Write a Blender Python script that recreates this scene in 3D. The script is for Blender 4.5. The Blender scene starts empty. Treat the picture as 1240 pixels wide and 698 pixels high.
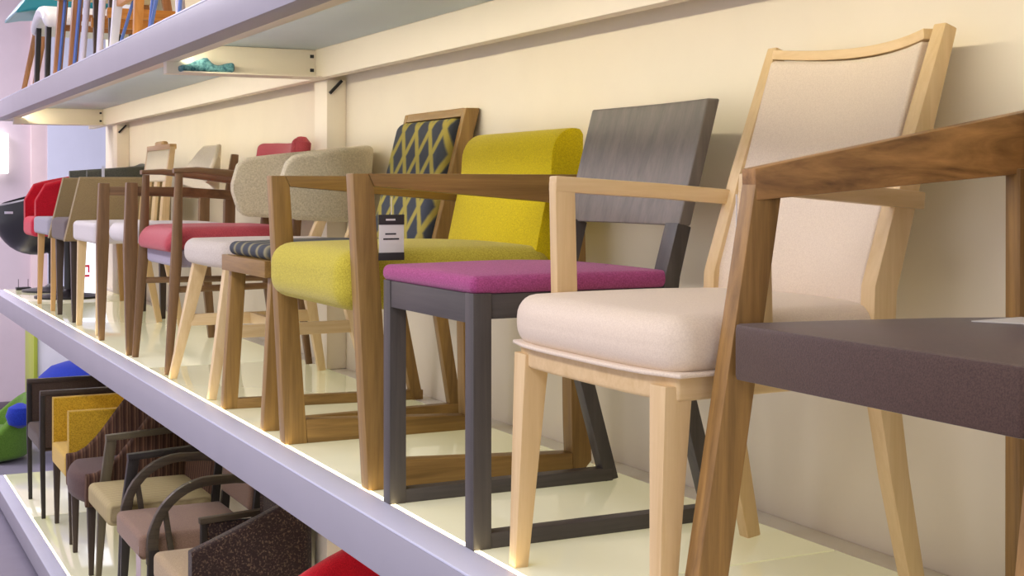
import bpy, bmesh, math, random
from mathutils import Vector as V
random.seed(7)
scene = bpy.context.scene
C = scene.collection
T0, T1, T2 = 0.145, 1.35, 2.555          # tops of the three shelf tiers (metres above the floor)
WALL = 1.72                               # face of the wall behind the shelves

# ---------------------------------------------------------------- camera
cam_d = bpy.data.cameras.new('camera'); cam = bpy.data.objects.new('camera', cam_d); C.objects.link(cam)
cam.location = (0, 0, T1 + 0.66)
cam.rotation_euler = (math.pi / 2, 0, -math.atan(837 / 1680))
cam_d.sensor_width = 36; cam_d.lens = 36 * 1680 / 1240; cam_d.shift_y = -121 / 1240
cam_d.clip_start = 0.05
scene.camera = cam

# ---------------------------------------------------------------- world, lights, exposure
w = bpy.data.worlds.new('world'); scene.world = w; w.use_nodes = True
w.node_tree.nodes['Background'].inputs[0].default_value = (0.95, 0.91, 1.0, 1)
w.node_tree.nodes['Background'].inputs[1].default_value = 0.95
scene.view_settings.view_transform = 'Standard'; scene.view_settings.look = 'None'
scene.view_settings.gamma = 1; scene.view_settings.exposure = 0.12
scene.view_settings.use_curve_mapping = False

def area(name, loc, rot, sx, sy, power, col):
    l = bpy.data.lights.new(name, 'AREA'); l.shape = 'RECTANGLE'; l.size = sx; l.size_y = sy
    l.energy = power; l.color = col
    o = bpy.data.objects.new(name, l); C.objects.link(o); o.location = loc; o.rotation_euler = rot
    return o
# unseen cool white ceiling lights, added as fill for chair fronts and far room
area('ceiling_lamp_light', (-1.6, 3.0, 4.12), (0, math.radians(12), 0), 1.2, 9.0, 340, (0.96, 0.92, 1.0))
area('ceiling_lamp_light', (-0.6, 11.2, 4.12), (0, 0, 0), 2.4, 2.4, 170, (0.95, 0.88, 1.0))
# warm LED lines behind the front rails; the topmost is unseen, without a rail
for tz, p in ((T1, 60), (T2, 66), (T2 + 1.2, 40)):
    area('led_line_light', (1.065, 4.3, tz - 0.085), (0, math.radians(-24), 0), 0.03, 10.2, p, (1.0, 0.89, 0.67))

# ---------------------------------------------------------------- materials
def lin(c):
    return tuple(((v / 255) / 12.92 if v / 255 <= 0.04045 else ((v / 255 + 0.055) / 1.055) ** 2.4) for v in c) + (1,)
MATS = {}
def base_mat(name, rough=0.6, spec=0.5, metal=0.0):
    m = bpy.data.materials.new(name); m.use_nodes = True
    b = m.node_tree.nodes['Principled BSDF']
    b.inputs['Roughness'].default_value = rough; b.inputs['Metallic'].default_value = metal
    b.inputs['Specular IOR Level'].default_value = spec
    return m, m.node_tree, b
def N(nt, t, **kw):
    n = nt.nodes.new(t)
    for k, v in kw.items(): setattr(n, k, v)
    return n
def coords(nt, scale=(1, 1, 1)):
    tc = N(nt, 'ShaderNodeTexCoord'); mp = N(nt, 'ShaderNodeMapping'); mp.inputs['Scale'].default_value = scale
    nt.links.new(tc.outputs['Object'], mp.inputs[0]); return mp.outputs[0]
def ramp(nt, fac, stops, interp='LINEAR'):
    r = N(nt, 'ShaderNodeValToRGB'); cr = r.color_ramp; cr.interpolation = interp
    while len(cr.elements) > 1: cr.elements.remove(cr.elements[-1])
    cr.elements[0].position = stops[0][0]; cr.elements[0].color = stops[0][1]
    for p, c in stops[1:]:
        e = cr.elements.new(p); e.color = c
    nt.links.new(fac, r.inputs[0]); return r.outputs[0]
def math_n(nt, op, a, b=None, c=None):
    n = N(nt, 'ShaderNodeMath', operation=op)
    for i, v in enumerate((a, b, c)):
        if v is None: continue
        if isinstance(v, (int, float)): n.inputs[i].default_value = v
        else: nt.links.new(v, n.inputs[i])
    return n.outputs[0]
def noise(nt, vec, scale, detail=3, rough=0.5, dist=0):
    n = N(nt, 'ShaderNodeTexNoise'); n.inputs['Scale'].default_value = scale; n.inputs['Detail'].default_value = detail
    n.inputs['Roughness'].default_value = rough; n.inputs['Distortion'].default_value = dist
    nt.links.new(vec, n.inputs['Vector']); return n.outputs['Fac']
def bump(nt, b, h, strength, dist=0.002):
    n = N(nt, 'ShaderNodeBump'); n.inputs['Strength'].default_value = strength; n.inputs['Distance'].default_value = dist
    nt.links.new(h, n.inputs['Height']); nt.links.new(n.outputs[0], b.inputs['Normal'])

def paint(name, c, rough=0.5, spec=0.5, metal=0.0, var=0.06):
    if name in MATS: return MATS[name]
    m, nt, b = base_mat(name, rough, spec, metal)
    f = noise(nt, coords(nt), 6, 4)
    c1 = lin(c); c0 = tuple(v * (1 - var) for v in c1[:3]) + (1,)
    nt.links.new(ramp(nt, f, [(0.3, c0), (0.7, c1)]), b.inputs['Base Color'])
    MATS[name] = m; return m
def wood(name, dark, light, axis='z', rough=0.42, figure=1.0, scale=1.0):
    key = name + '_' + axis
    if key in MATS: return MATS[key]
    m, nt, b = base_mat(key, rough, 0.4)
    s = {'x': (1.2, 22, 22), 'y': (22, 1.2, 22), 'z': (22, 22, 1.2)}[axis]
    v = coords(nt, tuple(k * scale for k in s))
    f = noise(nt, v, 1.6, 6, 0.6, 0.6 * figure)
    f2 = noise(nt, v, 7, 3, 0.6)
    mix = math_n(nt, 'ADD', math_n(nt, 'MULTIPLY', f, 0.75), math_n(nt, 'MULTIPLY', f2, 0.25))
    nt.links.new(ramp(nt, mix, [(0.30, lin(dark)), (0.70, lin(light))]), b.inputs['Base Color'])
    bump(nt, b, mix, 0.12, 0.001)
    MATS[key] = m; return m
def fabric(name, c, c2=None, scale=260, rough=0.9, bmp=0.35, lo=0.35, hi=0.65):
    if name in MATS: return MATS[name]
    m, nt, b = base_mat(name, rough, 0.2)
    v = coords(nt)
    f = noise(nt, v, scale, 2, 0.7)
    c1 = lin(c); c0 = lin(c2) if c2 else tuple(x * 0.78 for x in c1[:3]) + (1,)
    nt.links.new(ramp(nt, f, [(lo, c0), (hi, c1)]), b.inputs['Base Color'])
    b.inputs['Sheen Weight'].default_value = 0.15; b.inputs['Sheen Roughness'].default_value = 0.5
    bump(nt, b, f, bmp, 0.0015)
    MATS[name] = m; return m
def stripes(name, stops, freq, axis='y', rough=0.9):
    if name in MATS: return MATS[name]
    m, nt, b = base_mat(name, rough, 0.2)
    v = coords(nt); sp = N(nt, 'ShaderNodeSeparateXYZ'); nt.links.new(v, sp.inputs[0])
    t = sp.outputs['XYZ'.index(axis.upper())]
    t = math_n(nt, 'ADD', t, math_n(nt, 'MULTIPLY', noise(nt, v, 30, 2), 0.006))
    fr = math_n(nt, 'FRACT', math_n(nt, 'MULTIPLY', t, freq))
    nt.links.new(ramp(nt, fr, [(p, lin(c)) for p, c in stops]), b.inputs['Base Color'])
    bump(nt, b, noise(nt, v, 240, 2), 0.3, 0.0015)
    MATS[name] = m; return m
def emit(name, c, s):
    m, nt, b = base_mat(name)
    b.inputs['Base Color'].default_value = lin(c); b.inputs['Emission Color'].default_value = lin(c)
    b.inputs['Emission Strength'].default_value = s
    return m
def ikat(name, cols, rows, dark, mid, gold):
    m, nt, b = base_mat(name, 0.85, 0.2)
    v = coords(nt); sp = N(nt, 'ShaderNodeSeparateXYZ'); nt.links.new(v, sp.inputs[0])
    j = math_n(nt, 'MULTIPLY', math_n(nt, 'SUBTRACT', noise(nt, v, 60, 3), 0.5), 0.12)
    lean = math_n(nt, 'SUBTRACT', sp.outputs[0], math_n(nt, 'MULTIPLY', sp.outputs[2], 0.262))     # wraps round the pad's side
    u = math_n(nt, 'ADD', math_n(nt, 'MULTIPLY', math_n(nt, 'SUBTRACT', sp.outputs[1], lean), cols), 100.25)
    vv = math_n(nt, 'MULTIPLY', sp.outputs[2], rows)
    a = math_n(nt, 'MULTIPLY', math_n(nt, 'ABSOLUTE', math_n(nt, 'SUBTRACT', math_n(nt, 'FRACT', u), 0.5)), 2.0)
    c = math_n(nt, 'MULTIPLY', math_n(nt, 'ABSOLUTE', math_n(nt, 'SUBTRACT', math_n(nt, 'FRACT', vv), 0.5)), 2.0)
    d = math_n(nt, 'MULTIPLY', math_n(nt, 'ADD', math_n(nt, 'ADD', a, c), j), 0.5)
    nt.links.new(ramp(nt, d, [(0.0, lin(dark)), (0.32, lin(dark)), (0.38, lin(mid)), (0.42, lin(gold)), (0.60, lin(gold)), (0.65, lin(mid)), (0.70, lin(dark)), (1.0, lin(dark))]), b.inputs['Base Color'])
    bump(nt, b, noise(nt, v, 220, 2), 0.4, 0.0015)
    return m

WALN = ((106, 77, 40), (172, 131, 74)); OAKB = ((114, 86, 44), (172, 135, 74)); ASH = ((206, 174, 122), (226, 198, 150))
PALE = ((214, 184, 132), (234, 210, 164)); DKGREY = ((64, 60, 58), (90, 84, 79)); DARKW = ((46, 36, 30), (78, 64, 54))
GOLDW = ((182, 140, 84), (212, 172, 114)); REDW = ((96, 71, 45), (144, 111, 73)); BLACKW = ((28, 24, 22), (52, 46, 42))
def wd(pair, nm, axis='z', **k): return wood(nm, pair[0], pair[1], axis, **k)

# ---------------------------------------------------------------- mesh helpers (world X, Y and height above the tier)
def mark_sharp(bm, ang=38):
    bm.normal_update()
    for f in bm.faces: f.smooth = True
    for e in bm.edges:
        if len(e.link_faces) == 2 and e.calc_face_angle(0) > math.radians(ang): e.smooth = False
def section(n, a, b, power=2.0):
    if n == 4: return [(-a, -b), (a, -b), (a, b), (-a, b)]
    pts = []
    for i in range(n):
        t = 2 * math.pi * (i + 0.5) / n
        cx, sx = math.cos(t), math.sin(t)
        pts.append((a * math.copysign(abs(cx) ** (2 / power), cx), b * math.copysign(abs(sx) ** (2 / power), sx)))
    return pts
def sweep(pts, secs, side=(0, 1, 0), n=4, bm=None, bev=0.0, power=2.0, fixed=False):
    """pts: centre points; secs: (half size along 'side', half size along the other direction) per point."""
    bm = bm or bmesh.new(); P = [V(p) for p in pts]
    if isinstance(secs[0], (int, float)): secs = [secs] * len(P)
    side = V(side).normalized(); rings = []
    for i, p in enumerate(P):
        a = P[max(i - 1, 0)]; c = P[min(i + 1, len(P) - 1)]
        t = (c - a).normalized()
        s = side if fixed else (side - t * side.dot(t)).normalized()
        o = t.cross(s).normalized()
        if 0 < i < len(P) - 1:                       # mitre
            t1 = (P[i] - P[i - 1]).normalized(); k = 1 / max(0.5, t.dot(t1))
        else: k = 1
        rings.append([bm.verts.new(p + s * u + o * q * k) for u, q in section(n, secs[i][0], secs[i][1], power)])
    for r0, r1 in zip(rings, rings[1:]):
        for j in range(n): bm.faces.new((r0[j], r0[(j + 1) % n], r1[(j + 1) % n], r1[j]))
    bm.faces.new(rings[0][::-1]); bm.faces.new(rings[-1])
    bmesh.ops.recalc_face_normals(bm, faces=bm.faces)
    if bev:
        es = [e for e in bm.edges if len(e.link_faces) == 2 and e.calc_face_angle(0) > 0.7]
        bmesh.ops.bevel(bm, geom=es, offset=bev, segments=2, affect='EDGES', profile=0.6)
    return bm
def boxm(x0, x1, y0, y1, z0, z1, bev=0.002, bm=None):
    b = bmesh.new()
    bmesh.ops.create_cube(b, size=1)
    for v in b.verts: v.co = V(((x0 + x1) / 2 + v.co.x * (x1 - x0), (y0 + y1) / 2 + v.co.y * (y1 - y0), (z0 + z1) / 2 + v.co.z * (z1 - z0)))
    if bev: bmesh.ops.bevel(b, geom=b.edges[:], offset=bev, segments=2, affect='EDGES', profile=0.6)
    return b
def hexa(c8, bev=0.002):
    b = bmesh.new(); vs = [b.verts.new(p) for p in c8]
    for f in ((0, 1, 2, 3), (7, 6, 5, 4), (0, 4, 5, 1), (1, 5, 6, 2), (2, 6, 7, 3), (3, 7, 4, 0)): b.faces.new([vs[i] for i in f])
    bmesh.ops.recalc_face_normals(b, faces=b.faces)
    if bev: bmesh.ops.bevel(b, geom=b.edges[:], offset=bev, segments=2, affect='EDGES', profile=0.6)
    return b
def slab(poly, z0, z1, bev=0.003):                  # plan polygon (x,y) with thickness
    b = bmesh.new(); n = len(poly)
    lo = [b.verts.new((x, y, z0)) for x, y in poly]; hi = [b.verts.new((x, y, z1)) for x, y in poly]
    b.faces.new(lo[::-1]); b.faces.new(hi)
    for i in range(n): b.faces.new((lo[i], lo[(i + 1) % n], hi[(i + 1) % n], hi[i]))
    bmesh.ops.recalc_face_normals(b, faces=b.faces)
    if bev:
        es = [e for e in b.edges if e.calc_face_angle(0) > 0.6]
        bmesh.ops.bevel(b, geom=es, offset=bev, segments=2, affect='EDGES', profile=0.6)
    return b
def prof_xz(poly, y0, y1, bev=0.003):               # profile (x,z) extruded along Y
    b = bmesh.new(); n = len(poly)
    lo = [b.verts.new((x, y0, z)) for x, z in poly]; hi = [b.verts.new((x, y1, z)) for x, z in poly]
    b.faces.new(lo[::-1]); b.faces.new(hi)
    for i in range(n): b.faces.new((lo[i], lo[(i + 1) % n], hi[(i + 1) % n], hi[i]))
    bmesh.ops.recalc_face_normals(b, faces=b.faces)
    if bev:
        es = [e for e in b.edges if e.calc_face_angle(0) > 0.6]
        bmesh.ops.bevel(b, geom=es, offset=bev, segments=2, affect='EDGES', profile=0.6)
    return b
def pad(x0, x1, y0, y1, z0, z1, r=0.025, warp=None, crown=0.0, seg=8):
    """Upholstered block: rounded box, optional crown on top, optional warp of every point."""
    h = V(((x1 - x0) / 2, (y1 - y0) / 2, (z1 - z0) / 2)); c = V(((x0 + x1) / 2, (y0 + y1) / 2, (z0 + z1) / 2))
    r = min(r, h.x, h.y, h.z) * 0.999
    def ax(hh):
        band = [hh - r + r * t for t in (1.0, 0.62, 0.3, 0.0)]
        inner = [-(hh - r) + 2 * (hh - r) * i / seg for i in range(1, seg)]
        return [-b for b in band] + inner + band[::-1]
    A = [ax(h.x), ax(h.y), ax(h.z)]
    bm = bmesh.new(); cache = {}
    def vert(q):
        k = tuple(round(x, 5) for x in q)
        if k in cache: return cache[k]
        inn = V([max(-(h[i] - r), min(h[i] - r, q[i])) for i in range(3)]); d = V(q) - inn
        p = inn + (d.normalized() * r if d.length > 1e-9 else d)
        if crown and p.z > 0: p.z += crown * (1 - (p.x / h.x) ** 2) * (1 - (p.y / h.y) ** 2)
        p = p + c
        if warp: p = V(warp(p.x, p.y, p.z))
        cache[k] = bm.verts.new(p); return cache[k]
    for a in range(3):
        b_, c_ = (a + 1) % 3, (a + 2) % 3
        for sgn in (-1, 1):
            for i in range(len(A[b_]) - 1):
                for j in range(len(A[c_]) - 1):
                    q = []
                    for (ii, jj) in ((i, j), (i + 1, j), (i + 1, j + 1), (i, j + 1)):
                        v = [0, 0, 0]; v[a] = sgn * h[a]; v[b_] = A[b_][ii]; v[c_] = A[c_][jj]; q.append(vert(v))
                    if len(set(q)) == 4: bm.faces.new(q)
                    elif len(set(q)) == 3: bm.faces.new(list(dict.fromkeys(q)))
    bmesh.ops.recalc_face_normals(bm, faces=bm.faces)
    return bm
def ushell(plan, thick, zb, zt, lean=0.0, rr=0.02):
    """Upholstered wall swept along a plan polyline; zb(u), zt(u) heights, u in 0..1; lean pushes the top outwards."""
    bm = bmesh.new(); P = [V((x, y, 0)) for x, y in plan]; n = len(P)
    ln = [0]
    for a, b in zip(P, P[1:]): ln.append(ln[-1] + (b - a).length)
    rings = []
    for i, p in enumerate(P):
        t = (P[min(i + 1, n - 1)] - P[max(i - 1, 0)]).normalized(); nn = V((t.y, -t.x, 0))
        u = ln[i] / ln[-1]; b0, b1 = zb(u), zt(u)
        th = thick(u) if callable(thick) else thick
        r = min(rr, th * 0.49, (b1 - b0) * 0.49); ring = []
        for (sx, sz, a0) in ((1, 1, 0), (-1, 1, 90), (-1, -1, 180), (1, -1, 270)):
            for k in range(5):
                a = math.radians(a0 + 22.5 * k)
                q = sx * (th / 2 - r) + r * math.cos(a); z = (b1 - r if sz > 0 else b0 + r) + r * math.sin(a)
                lz = lean(u) if callable(lean) else lean
                ring.append(bm.verts.new(p + nn * (q + lz * (z - b0)) + V((0, 0, z))))
        rings.append(ring)
    m = len(rings[0])
    for r0, r1 in zip(rings, rings[1:]):
        for j in range(m): bm.faces.new((r0[j], r0[(j + 1) % m], r1[(j + 1) % m], r1[j]))
    bm.faces.new(rings[0][::-1]); bm.faces.new(rings[-1])
    bmesh.ops.recalc_face_normals(bm, faces=bm.faces)
    return bm
def uplan(xf, xb, y0, y1, r, n=7, xf1=None):
    """plan of a tub: from (xf,y0) back, round the rear corners, to (xf,y1)"""
    xf1 = xf if xf1 is None else xf1
    pts = [(xf + (xb - r - xf) * i / 6, y0) for i in range(7)]
    pts += [(xb - r + r * math.sin(t), y0 + r - r * math.cos(t)) for t in [math.pi / 2 * k / n for k in range(1, n + 1)]]
    if y1 - y0 - 2 * r > 0.02:
        pts += [(xb, y0 + r + (y1 - y0 - 2 * r) * i / 4) for i in range(1, 4)]
        pts += [(xb, y1 - r)]
    pts += [(xb - r + r * math.cos(t), y1 - r + r * math.sin(t)) for t in [math.pi / 2 * k / n for k in range(1, n + 1)]]
    pts += [(xb - r + (xf1 - xb + r) * i / 6, y1) for i in range(1, 7)]
    return pts
def lathe(prof, cx, cy, n=28):
    bm = bmesh.new(); rings = []
    for r, z in prof:
        rings.append([bm.verts.new((cx + r * math.cos(2 * math.pi * k / n), cy + r * math.sin(2 * math.pi * k / n), z)) for k in range(n)])
    for a, b in zip(rings, rings[1:]):
        for k in range(n): bm.faces.new((a[k], a[(k + 1) % n], b[(k + 1) % n], b[k]))
    bm.faces.new(rings[0][::-1]); bm.faces.new(rings[-1])
    bmesh.ops.recalc_face_normals(bm, faces=bm.faces); return bm

def link(name, bm, mat, parent=None, off=V((0, 0, 0))):
    for v in bm.verts: v.co -= off
    mark_sharp(bm)
    me = bpy.data.meshes.new(name); bm.to_mesh(me); bm.free(); me.materials.append(mat)
    o = bpy.data.objects.new(name, me); C.objects.link(o)
    if parent: o.parent = parent
    return o
class Thing:
    def __init__(s, name, label, cat, x, y, tier, group=None):
        s.e = bpy.data.objects.new(name, None); C.objects.link(s.e); s.e.empty_display_size = 0.1
        s.e.location = (x, y, tier); s.off = V((x, y, 0)); s.e['label'] = label; s.e['category'] = cat
        if group: s.e['group'] = group
    def part(s, name, bm, mat, parent=None, label=None):
        if s.e['category'] != 'shelf':                # feet cut flush with what they stand on
            for v in bm.verts: v.co.z = max(v.co.z, 0.0)
        o = link(name, bm, mat, parent or s.e, s.off)
        if label: o['label'] = label
        return o
def single(name, bm, mat, label, cat, loc, group=None):
    o = link(name, bm, mat, None, V(loc)); o.location = loc; o['label'] = label; o['category'] = cat
    if group: o['group'] = group
    return o
def struct(name, bm, mat):
    o = link(name, bm, mat); o['kind'] = 'structure'; return o

# ================================================================ the room
m_wall = paint('cream_wall', (240, 230, 208), 0.75, 0.25, var=0.03)
m_pink = paint('mauve_wall', (214, 200, 206), 0.8, 0.2, var=0.04)
m_blue = paint('pale_blue_panel', (214, 219, 236), 0.7, 0.3, var=0.03)
m_strip = paint('rose_strip', (238, 216, 214), 0.7, 0.3)
m_floor = paint('grey_floor', (136, 131, 146), 0.35, 0.4, var=0.12)
m_ceil = paint('white_ceiling', (225, 222, 226), 0.8, 0.2)
struct('floor', boxm(-6, 8, -4, 13.6, -0.1, 0, 0), m_floor)
struct('ceiling', boxm(-6, 8, -4, 13.6, 4.2, 4.3, 0), m_ceil)
struct('wall_right', boxm(WALL, WALL + 0.14, -4, 9.6, 0, 4.2, 0), m_wall)
struct('wall_back', boxm(-6, 8, 13.2, 13.35, 0, 4.2, 0), m_pink)
struct('trim_1', boxm(1.70, 1.84, 13.14, 13.2, 0, 4.2, 0.004), m_strip)
struct('trim_2', boxm(1.84, 4.6, 13.12, 13.2, 0.09, 4.2, 0.004), m_blue)
struct('baseboard_back', boxm(-6, 1.70, 13.17, 13.2, 0, 0.09, 0.003), paint('dark_base', (120, 108, 116), 0.6))

# ---------------------------------------------------------------- shelving: three tiers on wall posts
m_rail = paint('satin_aluminium', (162, 159, 170), 0.42, 0.5, 0.0, var=0.04)
m_lip = paint('pale_aluminium', (214, 216, 234), 0.35, 0.5, 0.0, var=0.03)  # paler than the rail: light on the lip's top put into the colour
m_beam = paint('cream_steel', (238, 228, 206), 0.5, 0.4, var=0.02)
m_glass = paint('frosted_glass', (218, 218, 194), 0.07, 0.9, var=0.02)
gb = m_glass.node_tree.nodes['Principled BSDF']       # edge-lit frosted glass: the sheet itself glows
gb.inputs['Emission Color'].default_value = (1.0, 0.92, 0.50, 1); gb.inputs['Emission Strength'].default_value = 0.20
m_soffit = paint('blue_grey_soffit', (200, 214, 222), 0.5, 0.3, var=0.03)
m_back = paint('glass_edge_strip', (238, 234, 220), 0.3, 0.5)
m_led = emit('led_tape', (255, 236, 186), 6.5)
m_black = paint('black_metal', (30, 30, 32), 0.4, 0.5)
SY0, SY1 = -1.1, 9.55
def tier(tz, label, beams=True):
    t = Thing('display_shelf', label, 'shelf', 1.36, 4.2, tz, 'tiers of the wall shelving')
    fr = t.part('front_rail', boxm(0.990, 1.064, SY0, SY1, -0.108, -0.006, 0.002), m_rail)
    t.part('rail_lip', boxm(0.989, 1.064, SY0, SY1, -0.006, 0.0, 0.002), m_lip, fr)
    t.part('bottom_flange', boxm(1.064, 1.105, SY0, SY1, -0.108, -0.100, 0.0015), m_beam, fr)
    t.part('led_strip', boxm(1.064, 1.074, SY0 + 0.02, SY1 - 0.02, -0.006, 0.0, 0), m_led, label='glowing warm white light line behind the front lip')
    edges = [SY0, 2.0, 5.15, 8.25, SY1]
    for a, b in zip(edges, edges[1:]):
        t.part('glass_panel', boxm(1.074, 1.655, a + 0.003, b - 0.003, -0.014, 0.0, 0.001), m_glass)
        t.part('soffit_panel', boxm(1.066, 1.60, a + 0.003, b - 0.003, -0.045, -0.020, 0.001), m_soffit)
    t.part('end_rail', boxm(1.066, 1.70, SY1 - 0.04, SY1, -0.108, -0.0145, 0.002), m_rail)
    t.part('back_strip', boxm(1.656, WALL - 0.002, SY0, SY1, -0.02, 0.0, 0.002), m_back)
    if beams:
        t.part('back_beam', boxm(1.60, 1.640, SY0, SY1, -0.150, -0.045, 0.003), m_beam)
        for y in (0.62, 4.80, 9.02):
            cb = t.part('cross_beam', boxm(1.064, 1.60, y, y + 0.05, -0.150, -0.046, 0.003), m_beam)
            t.part('beam_flange', boxm(1.106, 1.598, y - 0.075, y, -0.150, -0.145, 0.001), m_beam, cb)
            for zz in (-0.07, -0.12): t.part('screw', boxm(1.578, 1.592, y - 0.004, y, zz - .006, zz + .006, .001), m_black, cb)
    return t
t_low = tier(T0, 'lowest wall shelf with glowing glass top and grey front rail', False)
t_mid = tier(T1, 'middle wall shelf carrying the large upholstered chairs, grey front rail')
t_top = tier(T2, 'upper wall shelf with lavender grey front rail and blue soffit')
single('plinth', boxm(1.03, 1.70, SY0, SY1 - 0.05, 0, T0 - 0.109, 0.002), paint('plinth_grey', (96, 94, 104), 0.5), 'low grey plinth carrying the lowest wall shelf', 'plinth', (1.36, 4.2, 0))
for k, y in enumerate((0.60, 4.81, 8.80)):
    p = Thing('shelf_post', 'cream box section wall post at %s of the shelving' % ('the open end', 'the middle bay', 'the far end')[k], 'post', 1.66, y + 0.09, 0, 'posts carrying the shelves')
    for z0, z1 in ((0.0, T0 - 0.152), (T0 + 0.001, T1 - 0.151), (T1 + 0.001, T2 - 0.151), (T2 + 0.001, 3.9)):
        if z1 > z0: p.part('post_section', boxm(1.645, WALL - 0.001, y, y + 0.14, z0, z1, 0.003), m_beam)
    p.part('bracket', sweep([(1.655, y - 0.006, T2 - 0.200), (1.700, y - 0.006, T2 - 0.153)], (0.005, 0.005), n=4), m_black, label='small black angled bracket')

# ================================================================ chairs of the middle shelf
GM = 'chairs on the middle shelf'
def chair(name, label, x, y, tier, group=GM, cat='chair'): return Thing(name, label, cat, x, y, tier, group)

# --- walnut armchair, brown leather seat
t = chair('armchair', 'walnut armchair with broad grained arms and flat dark brown leather seat', 1.36, 1.355, T1)
wz, wx = wd(WALN, 'walnut', 'z'), wood('walnut_figured', (88, 58, 28), (190, 140, 80), 'x', figure=2.6, scale=0.55)
for s in (1, -1):
    Y = lambda a: 1.355 + s * a
    t.part('leg', sweep([(1.118, Y(.300), 0), (1.222, Y(.284), .664)], [(.017, .027), (.017, .024)], bev=.003), wz)
    t.part('armrest', hexa([(1.197, Y(.267), .688), (1.197, Y(.301), .688), (1.652, Y(.202), .780), (1.652, Y(.170), .780),
                            (1.199, Y(.267), .642), (1.199, Y(.301), .642), (1.652, Y(.202), .684), (1.652, Y(.170), .684)], .003), wx)
    t.part('leg', sweep([(1.640, Y(.195), 0), (1.632, Y(.186), .690)], [(.015, .018), (.015, .018)], bev=.003), wz)
hw = [(1.157, .258), (1.162, .267), (1.25, .256), (1.40, .226), (1.50, .202), (1.58, .168), (1.63, .120), (1.655, .06)]
t.part('seat', slab([(x, 1.355 - k) for x, k in hw] + [(x, 1.355 + k) for x, k in hw[::-1]], .388, .468, .007), fabric('brown_leather', (88, 67, 58), (70, 53, 46), 420, 0.42, 0.25))
t.part('backrest', ushell([(1.64 + .03 * math.cos(a * 1.5), 1.355 + .165 * a) for a in [-1 + k / 5 for k in range(11)]], .024, lambda u: .56, lambda u: .778), wx)
single('leaflet', slab([(1.475, 1.485), (1.585, 1.497), (1.575, 1.40), (1.525, 1.405)], .4685, .4700, 0), paint('white_paper', (226, 222, 214), 0.6), 'pale paper leaflet lying on the brown leather seat', 'leaflet', (1.55, 1.39, 0)).location.z = T1

# --- cream upholstered ash chair with thin arms
t = chair('armchair', 'cream upholstered armchair with pale ash frame and curved high back', 1.36, 1.935, T1)
az, ax_, ay = wd(ASH, 'ash', 'z'), wd(ASH, 'ash', 'x'), wd(ASH, 'ash', 'y')
cream = fabric('cream_vinyl', (230, 213, 190), (219, 201, 178), 380, 0.55, 0.12)
for s in (1, -1):
    Y = lambda a: (1.94 if s > 0 else 1.925) + s * a; q = 0 if s > 0 else .062
    t.part('leg', sweep([(1.090, Y(.222), 0), (1.112, Y(.214), .372)], [(.013, .013), (.022, .024)], bev=.003), az)
    t.part('leg', sweep([(1.578, Y(.214), 0), (1.535, Y(.212), .20), (1.500, Y(.212), .40), (1.505, Y(.212), .50), (1.560, Y(.213), .68), (1.642, Y(.215), .925)],
                        [(.014, .015), (.016, .019), (.017, .023), (.017, .023), (.016, .020), (.014, .013)], bev=.003), az, label='rear leg running up into the back post')
    t.part('arm_post', sweep([(1.190 + q, Y(.235), .375), (1.183 + q, Y(.235), .672)], [(.013, .021), (.013, .020)], bev=.003), az)
    t.part('armrest', sweep([(1.164 + q, Y(.235), .668), (1.40, Y(.235), .654), (1.575, Y(.226), .640)], [(.014, .014)] * 3, bev=.003), ax_)
def bseat(x, y, z):
    k = (x - 1.075) / .475; yy = (y - 1.94); f = max(0, 1 - k / .35)
    return (x + .022 * (yy / .25) ** 4 * f, 1.94 + yy * (1.0 - .12 * max(0, k)), z)
t.part('seat_rail', pad(1.085, 1.53, 1.685, 2.18, .350, .392, .006, bseat), ax_)
t.part('seat', pad(1.072, 1.545, 1.672, 2.192, .385, .474, .038, bseat, .014, 10), cream)
t.part('piping', pad(1.070, 1.547, 1.670, 2.194, .386, .393, .0035, bseat), cream)
bx = lambda z: 1.507 + max(0, z - .5) * .315
bow = lambda u: .034 * (1 - u * u)
def bback(x, y, z):
    u = (y - 1.94) / .198; return (x + bx(z) + bow(u), y, z - .012 * (1 - u * u) * max(0, (z - .6) / .3))
t.part('backrest', pad(-.018, .014, 1.738, 2.142, .455, .902, .008, bback), cream)
t.part('top_rail', sweep([(bx(.908) + bow(u), 1.94 + .207 * u, .914 - .012 * (1 - u * u)) for u in [-1 + k / 8 for k in range(17)]], (.009, .016), side=(0, 0, 1), bev=.002), ay)

# --- dark grey side chair with magenta seat
t = chair('side_chair', 'dark grey stained side chair with magenta pad and open slot in back', 1.35, 2.51, T1)
gz_, gx_, gy_ = wd(DKGREY, 'greystain', 'z'), wd(DKGREY, 'greystain', 'x'), wd(DKGREY, 'greystain', 'y')
for s in (1, -1):
    yc = 2.51 + s * .2065
    t.part('leg', boxm(1.060, 1.097, yc - .0185, yc + .0185, 0, .468, .002), gz_)
    t.part('runner', boxm(1.097, 1.600, yc - .0165, yc + .0165, 0, .029, .002), gx_)
    t.part('leg', sweep([(1.598, yc, 0), (1.482, yc, .41), (1.487, yc, .49), (1.514, yc, .588)], [(.0165, .017), (.0165, .017), (.023, .017), (.023, .016)], bev=.002), gz_)
    t.part('side_rail', boxm(1.097, 1.475, yc - .014, yc + .014, .420, .466, .002), gx_)
t.part('front_rail', boxm(1.062, 1.095, 2.322, 2.698, .412, .467, .002), gy_)
t.part('back_rail', boxm(1.470, 1.495, 2.322, 2.698, .420, .466, .002), gy_)
t.part('seat', pad(1.056, 1.485, 2.282, 2.738, .466, .500, .015, None, .012), fabric('magenta_wool', (178, 84, 136), (144, 62, 106), 330, 0.95, 0.5))
def cback(x, y, z):
    u = (y - 2.51) / .23; return (x + 1.487 + (z - .49) * .275 + .014 * (1 - u * u), y, z)
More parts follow.
